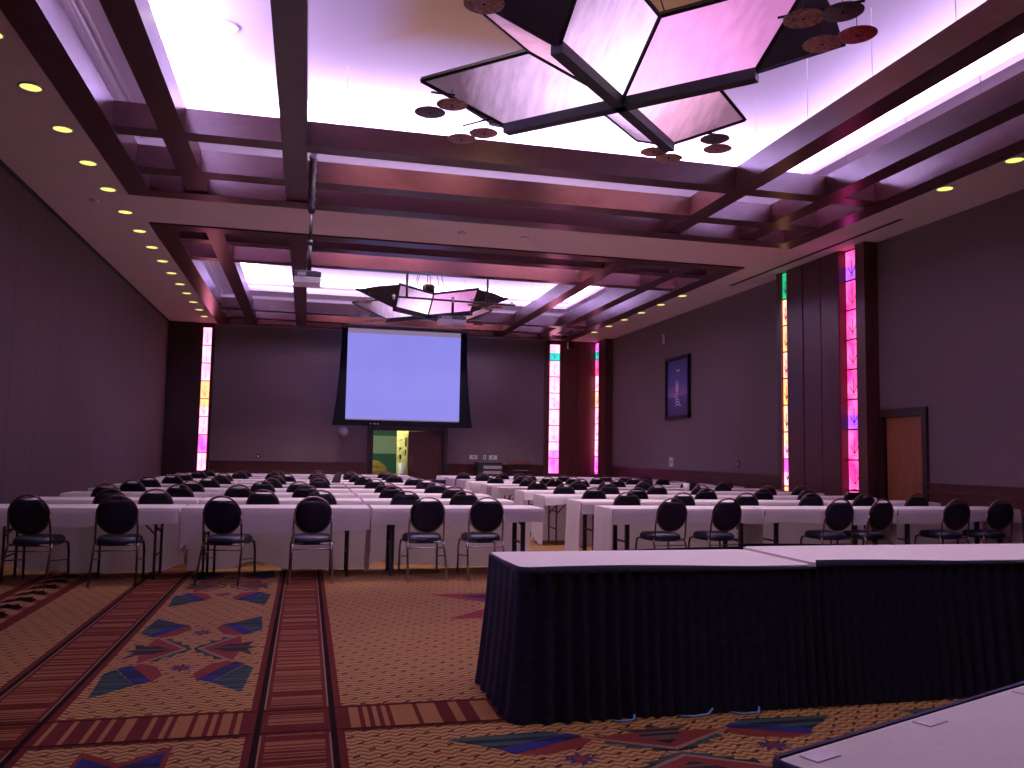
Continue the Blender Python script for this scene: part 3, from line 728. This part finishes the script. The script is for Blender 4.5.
# ------------------------------------------------------------------ banquet chairs
TILT = .13
def make_chair(metal):
    t = thing('banquet_chair', '', 'chair')
    # seat cushion: rounded square dome
    q = MB(); n = 32
    def ring(k, z, s):
        out = []
        for i in range(n):
            a = 2*PI*i/n; ca, sa = math.cos(a), math.sin(a); e = .55
            x = .212*math.copysign(abs(ca)**e, ca); y = .230*math.copysign(abs(sa)**e, sa)
            out.append((x*s*(1-.08*(-y/.2 > 0)*abs(y)/.2), y*s+.028, z))
        return out
    rs = [ring(0,.375,.88), ring(0,.382,.97), ring(0,.410,1.0), ring(0,.440,.98), ring(0,.458,.88), ring(0,.466,.60)]
    vs = sum(rs, []); fs = []
    for r in range(len(rs)-1):
        for i in range(n): fs.append((r*n+i, r*n+(i+1)%n, (r+1)*n+(i+1)%n, (r+1)*n+i))
    fs.append(tuple(range(n))[::-1]); fs.append(tuple((len(rs)-1)*n+i for i in range(n)))
    q.add(vs, fs, 0, True); q.build('seat', M['seat_vinyl'], t)
    # back
    def bp(u, z, d=0): return (u, -.215 - (z-.45)*TILT*1.6 + d, z)
    cz, rx, rz = .688, .186, .190
    q = MB(); n = 36; pts = []
    for i in range(n):
        a = 2*PI*i/n; u = rx*.955*math.cos(a); z = cz + rz*.955*math.sin(a)
        if math.sin(a) > .80: z = min(z, cz + rz*.955*math.sin(a) - .036*(1-(u/.10)**2) if abs(u) < .10 else z)
        pts.append((u, z))
    rows = []
    for d, s in ((-.030,.80),(-.024,.96),(-.008,1.0),(.010,1.0),(.024,.95),(.032,.78)):
        rows.append([bp(u*s, cz+(z-cz)*s, d) for u, z in pts])
    vs = sum(rows, []); fs = []
    for r in range(len(rows)-1):
        for i in range(n): fs.append((r*n+i, r*n+(i+1)%n, (r+1)*n+(i+1)%n, (r+1)*n+i))
    fs.append(tuple(range(n))[::-1]); fs.append(tuple((len(rows)-1)*n+i for i in range(n)))
    q.add(vs, fs, 0, True); q.build('backrest', M['vinyl'], t)
    q = MB(); q.tube([bp(rx*math.cos(2*PI*i/40), cz+rz*math.sin(2*PI*i/40)) for i in range(40)], .0105, 8, closed=True)
    for s in (-1, 1): q.tube([bp(s*.186, .69), bp(s*.190, .56), (s*.192, -.222, .44), (s*.192,-.205,.40)], .0105, 8)
    q.build('back_frame', M[metal], t)
    for s in (-1, 1):
        q = MB(); q.tube([(s*.192,-.195,.41), (s*.198,-.215,.36), (s*.212,-.375,0)], .0125, 8); q.build('leg', M[metal], t)
        q = MB(); q.tube([(s*.195,.205,.388), (s*.205,.240,.372), (s*.212,.252,.30), (s*.215,.272,0)], .0125, 8); q.build('leg', M[metal], t)
        q = MB(); q.tube([(s*.203,-.262,.25), (s*.213,.258,.20)], .007, 6); q.build('stretcher', M[metal], t)
    q = MB(); q.tube([(-.199,-.225,.335), (.199,-.225,.335)], .007, 6)
    q.tube([(-.195,-.19,.392),(.195,-.19,.392),(.195,.205,.388),(-.195,.205,.388)], .010, 6, closed=True); q.build('seat_frame', M[metal], t)
    return t
LX = [
  [-2.56, -1.81, -0.75, 0.09, 1.28, 1.94], [-2.14, -1.67, -0.48, 0.21, 1.24, 1.97], [-2.5, -1.6, -0.87, 0.02, 1.18, 2.06],
  [-2.44, -1.64, -0.61, -0.09, 1.24, 2.05], [-2.49, -1.55, -0.55, 0.22, 1.2, 2.08], [-2.33, -1.52, -0.52, 0.29, 1.11, 2.03],
  [-2.35, -1.59, -0.37, 0.26, 1.06, 1.83], [-2.23, -1.39, -0.66, 0.26, 1.02, 1.88], [-2.18, -1.39, -0.62, 0.3, 1.05, 1.88]]
RX = [
  [4.11, 4.8, 6.32, 6.86, 8.0, 8.66], [4.15, 4.9, 5.87, 6.88, 7.7, 8.6], [4.19, 4.85, 6.0, 6.94, 7.75, 8.58],
  [4.17, 4.97, 5.82, 6.63, 7.88, 8.57], [4.12, 4.9, 5.43, 6.17, 7.16, 7.81], [4.32, 4.88, 5.42, 6.18, 6.85, 7.77, 8.6],
  [3.98, 4.52, 5.15, 5.75, 6.28, 7.13, 7.83], [4.0, 5.11, 5.96, 7.0, 7.52, 8.04], [3.78, 4.27, 4.77, 5.26]]
Y0, PITCH = 9.35, 1.45
YAW = {('L',0): [-4,4,-11,1,2,0], ('R',0): [2,3,-2,8,-2,-3]}
proto = {'chrome': make_chair('chrome'), 'bronze': make_chair('bronze')}
used = set()
for side, rows in (('L', LX), ('R', RX)):
    word = 'left' if side == 'L' else 'right'
    for k, row in enumerate(rows):
        for i, x in enumerate(row):
            metal = 'chrome' if (side == 'L' and k == 0 and i >= 3) else 'bronze'
            o = proto[metal] if metal not in used else copy_tree(proto[metal]); used.add(metal)
            yaw = YAW.get((side, k), None)
            yaw = math.radians(yaw[i]) if yaw else random.uniform(-.07, .07)
            o.location = (x, Y0 + PITCH*k - (.0 if (side, k, i) not in (('L',0,2),('L',0,3)) else .05) + (random.uniform(-.03,.03) if k else 0), 0); o.rotation_euler = (0,0,yaw)
            if k == 0: lb = f'black oval-back banquet chair, {ORD[i+1]} from left in the front row of {word} tables'
            else: lb = f'black oval-back banquet chair, {ORD[i+1]} from left in the {ORD[k+1]} row of {word} tables'
            tag(o, lb, 'chair', f'banquet chairs of the {word} tables')

# ------------------------------------------------------------------ tables and cloths
ZTAB, DEP = .735, .60
def make_table(w_, black):
    t = thing('folding_table', '', 'table')
    q = MB(); q.box(-w_/2, w_/2, .02, DEP-.02, ZTAB-.028, ZTAB-.006); q.build('tabletop', M['laminate'], t, .004)
    mt = M['black_metal' if black else 'brown_metal']
    for s in (-1, 1):
        x = s*(w_/2-.20); q = MB()
        if black:
            for y in (.10, DEP-.10):
                q.box(x-.024, x+.024, y-.02, y+.02, 0, ZTAB-.03)
            q.box(x-.05, x+.05, .06, DEP-.06, ZTAB-.09, ZTAB-.028)
            q.bar((x, .10, ZTAB-.2), (x-s*.16, .10, ZTAB-.03), .02, .03); q.bar((x, .10, .34), (x, DEP-.1, .34), .02, .02)
        else:
            for y in (.10, DEP-.10): q.tube([(x, y, 0), (x, y, ZTAB-.03)], .014, 8)
            q.tube([(x, .10, .24), (x, DEP-.10, .24)], .010, 6); q.tube([(x, .10, .5), (x, DEP-.10, .5)], .010, 6)
            q.tube([(x, .12, .45), (x-s*.24, .12, ZTAB-.03)], .010, 6); q.tube([(x, DEP-.12, .45), (x-s*.24, DEP-.12, ZTAB-.03)], .010, 6)
            q.box(x-.02, x+.02, .08, DEP-.08, ZTAB-.05, ZTAB-.028)
        q.build('leg', mt, t)
    return t
def make_cloth(w_, front, back, left, right, seed, swag=0, corner=0):
    """one linen: top, front drop, back drop, two end drops. local x centred, y from the near edge"""
    rnd = random.Random(seed); q = MB(); hw = w_/2+.008; zt = ZTAB+.004
    ph = [rnd.uniform(0, 6.28) for _ in range(8)]
    def drop(p0, p1, out, h, n, fold, hfun=None, rd0=.012):
        p0 = V(p0); p1 = V(p1); o = V(out); vs = []; fs = []; m = 7
        for i in range(n+1):
            u = i/n; p = p0.lerp(p1, u)
            hh = hfun(u)*h if hfun else h*(1 + .09*math.sin(u*6+ph[0]) + .035*math.sin(u*19+ph[1]))
            hh = min(hh, zt-.012)
            for j in range(m+1):
                v = j/m
                wv = fold*v*(math.sin(u*w_*9+ph[2]+1.1*v) + .6*math.sin(u*w_*21+ph[3]))
                rd = rd0*(1-(1-min(v*5,1))**2)
                vs.append(p + o*(rd + max(-.006, .010*v + wv*.5 + fold*v*.5)) + V((0,0,-hh*v)))
        for i in range(n):
            for j in range(m): a = i*(m+1)+j; fs.append((a, a+1, a+m+2, a+m+1))
        q.add(vs, fs, 0, True)
    # top with very slight creases
    nx, ny = 24, 4; vs = []; fs = []
    for i in range(nx+1):
        for j in range(ny+1):
            x = -hw + 2*hw*i/nx; y = -.008 + (DEP+.016)*j/ny
            vs.append((x, y, zt + .0015*math.sin(x*7+ph[4]+j)))
    for i in range(nx):
        for j in range(ny): a = i*(ny+1)+j; fs.append((a, a+1, a+ny+2, a+ny+1))
    q.add(vs, fs, 0, True)
    yf, yb = -.008, DEP+.008
    hf = None
    if swag or corner:
        hf = lambda u: 1 + swag*math.sin(PI*min(1,u*1.0)) + corner*max(0, 1-u/.10)
    drop((-hw,yf,zt), (hw,yf,zt), (0,-1,0), front, 40, .010, hf)
    if back: drop((hw,yb,zt), (-hw,yb,zt), (0,1,0), back, 40, .016)
    for sx, h in ((-1, left), (1, right)):
        if h: drop((sx*hw, yb if sx < 0 else yf, zt), (sx*hw, yf if sx < 0 else yb, zt), (sx,0,0), h, 12, .020 if h > .5 else .006, None, .012 if h > .5 else .004)
    return q
FULL = ZTAB-.012
blocks = {'L': [(-3.11,-1.27),(-1.22,.69),(.74,2.66)], 'R': [(3.50,5.41),(5.46,7.29),(7.34,9.20)]}
where = ['leftmost', 'middle', 'rightmost']
for side in 'LR':
    word = 'left' if side == 'L' else 'right'
    for k in range(10):
        for i, (x0, x1) in enumerate(blocks[side]):
            sl = .10*math.sin(k*2.1) if (side == 'L' and k > 1) else 0
            if side == 'R' and i == 0: x0 = x0 + (0 if k == 0 else [.10,0,.06,-.03,.05,0,.04,0,0][k-1])
            y = Y0 + PITCH*k; w_ = x1-x0; cx = (x0+x1)/2
            black = (side == 'L' and i == 2) or side == 'R'
            if side == 'R' and k in (2, 3, 4): black = False
            rowtxt = 'front' if k == 0 else ORD[k+1]
            if True:
                t = make_table(w_-.03, black) if (k, i) in ((0,0),(0,1),(0,2)) or (side == 'R' and i == 0 and k < 6) else None
                if t:
                    t.location = (cx, y, 0)
                    tag(t, f'folding table with {"black" if black else "brown"} legs under white cloth, {where[i]} of the {rowtxt} row, {word} block', 'table', f'folding tables of the {word} block')
            fr = .19 + .02*math.sin(3*k+i)
            le = .20; ri = .20; sw_ = 0; co = 0
            if side == 'L' and k == 0:
                fr = (.175, .225, .165)[i]; sw_ = (0, .12, 0)[i]; co = (0, .9, 0)[i]
                le = (.18, .50, FULL)[i]; ri = (.20, .45, .16)[i]
            if side == 'R' and i == 0: le = FULL; fr = .17 if k < 2 else .14
            if side == 'R' and k == 0: fr = (.17,.175,.17)[i]; ri = (FULL*.93, FULL*.93, FULL*.9)[i]; le = (FULL, .30, .25)[i]
            cl = make_cloth(w_, fr, FULL, le, ri, k*10+i+(100 if side == 'R' else 0), sw_, co).build('tablecloth', M['cloth'])
            cl.location = (cx, y, 0)
            tag(cl, f'white tablecloth on the {where[i]} table of the {rowtxt} row, {word} block', 'tablecloth', f'white tablecloths of the {word} block')

# small things on the tables
t = thing('tent_card', 'dark leaning tent card on a far left white table', 'card', (.60, Y0+PITCH*5+.3, ZTAB+.006))
q = MB(); q.add([(-.10,-.06,0),(.06,-.06,0),(.10,.0,.22),(-.02,.0,.22)], [(0,1,2,3)]); q.add([(-.10,.06,0),(.06,.06,0),(.10,.0,.22),(-.02,.0,.22)], [(0,1,2,3)]); q.build('card', M['black_plastic'], t)
t = thing('paper_cup', 'white paper cup on a right block table before the right wall', 'cup', (6.65, Y0+PITCH*3+.35, ZTAB+.006))
q = MB(); q.lathe([(.045,0),(.062,.15),(.058,.15),(.042,.006),(0,.006)], n=18); q.build('cup', M['white_plastic'], t)
t = thing('notepad', 'dark blue folder lying on the third row, right block, leftmost table', 'folder', (4.35, Y0+PITCH*1+.25, ZTAB+.006))
q = MB(); q.box(-.16,.16,-.11,.11,0,.012); q.build('cover', M['navy_edge'], t, .003)
t.name = 'folder'; t['label'] = 'dark folder lying on the leftmost table of the second row, right block'

# ------------------------------------------------------------------ skirted head tables
def skirt_path(x0, x1, y0, y1, r, op=None):
    pts = []
    if op == 'right': return [(x1+.03,y1)] + skirt_path(x0,x1,y0,y1,r)[:14] + [(x1+.03,y0)]
    if op == 'left': return [(x0,y0)] + skirt_path(x0,x1,y0,y1,r)[14:] + [(x0,y1)]
    def arc(cx, cy, a0, a1):
        for k in range(7):
            a = a0 + (a1-a0)*k/6; pts.append((cx+r*math.cos(a), cy+r*math.sin(a)))
    arc(x0+r, y1-r, PI/2, PI); arc(x0+r, y0+r, PI, 1.5*PI); arc(x1-r, y0+r, 1.5*PI, 2*PI); arc(x1-r, y1-r, 0, PI/2)
    return pts
def resample(pts, step, closed=True):
    P = [V((a, b_, 0)) for a, b_ in pts]
    if closed: P.append(P[0])
    out = []; carry = 0
    for a, b_ in zip(P, P[1:]):
        d = (b_-a).length; s = carry
        while s < d: out.append((a.lerp(b_, s/d), (b_-a).normalized())); s += step
        carry = s-d
    return out
def skirted_table(name, label, x0, x1, y0, y1, top, rz=0, rad=.06, origin=(0,0), sides=None, seed=1, wave=.012, clips=()):
    rnd = random.Random(seed)
    t = thing(name, label, 'table', (origin[0], origin[1], 0), rz, 'navy skirted head tables')
    q = MB(); ring = skirt_path(x0, x1, y0, y1, rad); path = skirt_path(x0, x1, y0, y1, rad, sides)
    q.prism([(a, b_, top-.03) for a, b_ in ring], (0,0,1), .03); q.build('tabletop', M['cloth'], t)
    S = resample(path, .0125, not sides); n = len(S); vs = []; fs = []; m = 9
    ph = rnd.uniform(0, 6); acc = 0; amp = 1
    off = []
    for i in range(n):
        acc += .0125*(2*PI/.085)*(1+.45*math.sin(i*.021+ph)); amp = .65+.35*math.sin(i*.05+ph*2)
        off.append(math.sin(acc)*amp)
    for i, (p, d) in enumerate(S):
        nrm = V((-d.y, d.x, 0)) * -1
        c_ = V(((x0+x1)/2, (y0+y1)/2, 0))
        if nrm.dot(p-c_) < 0: nrm = -nrm
        zt = top - .012 + wave*math.sin(i*.028+ph)*.6
        for j in range(m+1):
            v = j/m; fl_ = .006 + .022*min(1, v*1.6) + .024*v*v
            o = .012 + (off[i]*.5+.5)*fl_ + .045*v*v*.8
            vs.append(p + nrm*o + V((0,0, zt*(1-v) + .008*v)))
    for i in range(n - bool(sides)):
        k2 = (i+1) % n
        for j in range(m): fs.append((i*(m+1)+j, k2*(m+1)+j, k2*(m+1)+j+1, i*(m+1)+j+1))
    q = MB(); q.add(vs, fs, 0, True); q.build('table_skirt', M['navy'], t)
    q = MB(); vs = []; fs = []
    for i, (p, d) in enumerate(S):
        nrm = V((-d.y, d.x, 0)) * -1; c_ = V(((x0+x1)/2, (y0+y1)/2, 0))
        if nrm.dot(p-c_) < 0: nrm = -nrm
        zt = top + .004 + wave*math.sin(i*.028+ph)
        vs += [p+nrm*.004+V((0,0,zt)), p+nrm*.016+V((0,0,zt)), p+nrm*.018+V((0,0,top-.022))]
    for i in range(n - bool(sides)):
        k2 = (i+1) % n
        for j in range(2): fs.append((i*3+j, k2*3+j, k2*3+j+1, i*3+j+1))
    q.add(vs, fs, 0, True); q.build('edge_band', M['navy' if sides else 'navy_edge'], t)
    for cx, cy, cw in clips:
        q = MB(); q.box(cx, cx+cw, cy-.055, cy-.012, top, top+.003); q.build('clip', M['tape'], t)
    return t
skirted_table('skirted_table', 'long white-topped table with pleated navy skirt, its rounded corner nearest the aisle', 1.10, 2.79, 4.27, 5.05, .76, seed=3, sides='right')
skirted_table('skirted_table', 'navy skirted white table butted against the right end of the corner one', 2.80, 5.3, 4.27, 5.11, .772, seed=8, sides='left')
ang = math.atan2(1.88-1.52, 1.84-.92)
skirted_table('skirted_table', 'white-topped navy-edged table at the bottom right corner, nearest the camera', 0, 2.44, -.78, 0, .76, rz=ang, origin=(.925, 1.54), seed=5, wave=.002, rad=.012,
    clips=((.05,0,.075),(.46,0,.075),(.93,0,.075)))
for x0, pts, lb in ((1.62, [(-.05,0),(0,-.03),(.05,-.02),(.08,.06)], 'loose light blue cord on the carpet below the navy skirt, leftmost of three'),
                    (2.0, [(-.06,.02),(.0,-.02),(.08,-.015),(.14,.05)], 'light blue cord on the carpet below the navy skirt, middle of three'),
                    (2.3, [(-.06,.03),(-.02,-.03),(.06,-.035),(.10,.03)], 'light blue cord on the carpet below the navy skirt, rightmost of three')):
    q = MB(); q.tube([(x, y, .009+.006*k) for k, (x, y) in enumerate(pts)], .006, 6); o = q.build('cord', M['blue_cord'])
    o.location = (x0, 4.15, 0); tag(o, lb, 'cord', 'blue cords under the skirted table')

# ------------------------------------------------------------------ lights
def area(name, loc, rot, sx, sy, power, col, spread=PI):
    l = bpy.data.lights.new(name, 'AREA'); l.shape = 'RECTANGLE'; l.size = sx; l.size_y = sy; l.energy = power; l.color = col; l.spread = spread
    o = bpy.data.objects.new(name, l); C.objects.link(o); o.location = loc; o.rotation_euler = rot; return o
def point(name, loc, power, col, r=.1):
    l = bpy.data.lights.new(name, 'POINT'); l.energy = power; l.color = col; l.shadow_soft_size = r
    o = bpy.data.objects.new(name, l); C.objects.link(o); o.location = loc; return o
COVE = (.86,.63,1.0)
PW = 98.0
for a, b_ in COF:
    x0, x1, y0, y1 = CX0+SH, CX1-SHR, a+SH, b_-SH
    zc = ZS+.10; cy = (a+b_)/2; cx = (x0+x1)/2
    # strips lying on the shelf behind the lip, shining up and inwards
    area('cove_strip', (x0-.22, cy, zc), (0, PI+.7, 0), .08, y1-y0, PW*(y1-y0), COVE)
    area('cove_strip', (x1+.22, cy, zc), (0, PI-.7, 0), .08, y1-y0, PW*(y1-y0), COVE)
    area('cove_strip', (cx, y0-.22, zc), (PI-.7, 0, 0), x1-x0, .08, PW*(x1-x0), COVE)
    area('cove_strip', (cx, y1+.22, zc), (PI+.7, 0, 0), x1-x0, .08, PW*(x1-x0), COVE)
for cy in (7.5, 20.95):
    point('fixture_uplight', (2.86, cy, 6.0), 30, (1.0,.62,.12), .12)
point('corridor_lamp', (2.5, YF+.8, 2.45), 75, (.95,1.0,.74), .3)
# warm spill of the downlight rows
for y in (9.76, 14.65, 19.54, 24.5):
    l = bpy.data.lights.new('downlight_beam', 'SPOT'); l.energy = 26; l.color = (1.0,.80,.45); l.spot_size = 1.5; l.spot_blend = 1; l.shadow_soft_size = .1
    o = bpy.data.objects.new('downlight_beam', l); C.objects.link(o); o.location = (-3.02, y, ZC-.02)
for cy in (7.5, 20.95):  # added fill spots brightening tables and carpet, not placed at the modelled downlights
    for x in (.8, 2.0, 4.0, 5.0):
        for y in (cy-3.6, cy+.2, cy+4.0):
            l = bpy.data.lights.new('tray_fill_spot', 'SPOT'); l.energy = 190 if y < 9 else 520; l.color = (1.0,.74,.86); l.spot_size = 2.0; l.spot_blend = 1; l.shadow_soft_size = .12
            o = bpy.data.objects.new('tray_fill_spot', l); C.objects.link(o); o.location = (x, y, ZT-.03)
wd = bpy.data.worlds.new('world'); bpy.context.scene.world = wd; wd.use_nodes = True
wd.node_tree.nodes['Background'].inputs[0].default_value = (.01,.008,.014,1); wd.node_tree.nodes['Background'].inputs[1].default_value = .5

# ------------------------------------------------------------------ camera
cam = bpy.data.cameras.new('camera'); co = bpy.data.objects.new('camera', cam); C.objects.link(co)
f, yaw, pitch, roll = 842.65, .237448, .083385, .01708
cam.sensor_fit = 'HORIZONTAL'; cam.sensor_width = 36; cam.lens = 36*f/1024; cam.clip_start = .05; cam.clip_end = 200
fw = V((math.sin(yaw)*math.cos(pitch), math.cos(yaw)*math.cos(pitch), math.sin(pitch)))
r0 = V((math.cos(yaw), -math.sin(yaw), 0)); u0 = r0.cross(fw)
cc, ss = math.cos(roll), math.sin(roll)
r1 = r0*cc + u0*ss; u1 = u0*cc - r0*ss
co.matrix_world = Matrix(((r1.x,u1.x,-fw.x,0),(r1.y,u1.y,-fw.y,0),(r1.z,u1.z,-fw.z,1.35),(0,0,0,1)))
sc = bpy.context.scene; sc.camera = co
sc.view_settings.view_transform = 'Standard'; sc.view_settings.look = 'None'
sc.view_settings.exposure = 0.13
sc.cycles.use_denoising = True
sc.cycles.max_bounces = 10; sc.cycles.diffuse_bounces = 6; sc.cycles.sample_clamp_indirect = 4
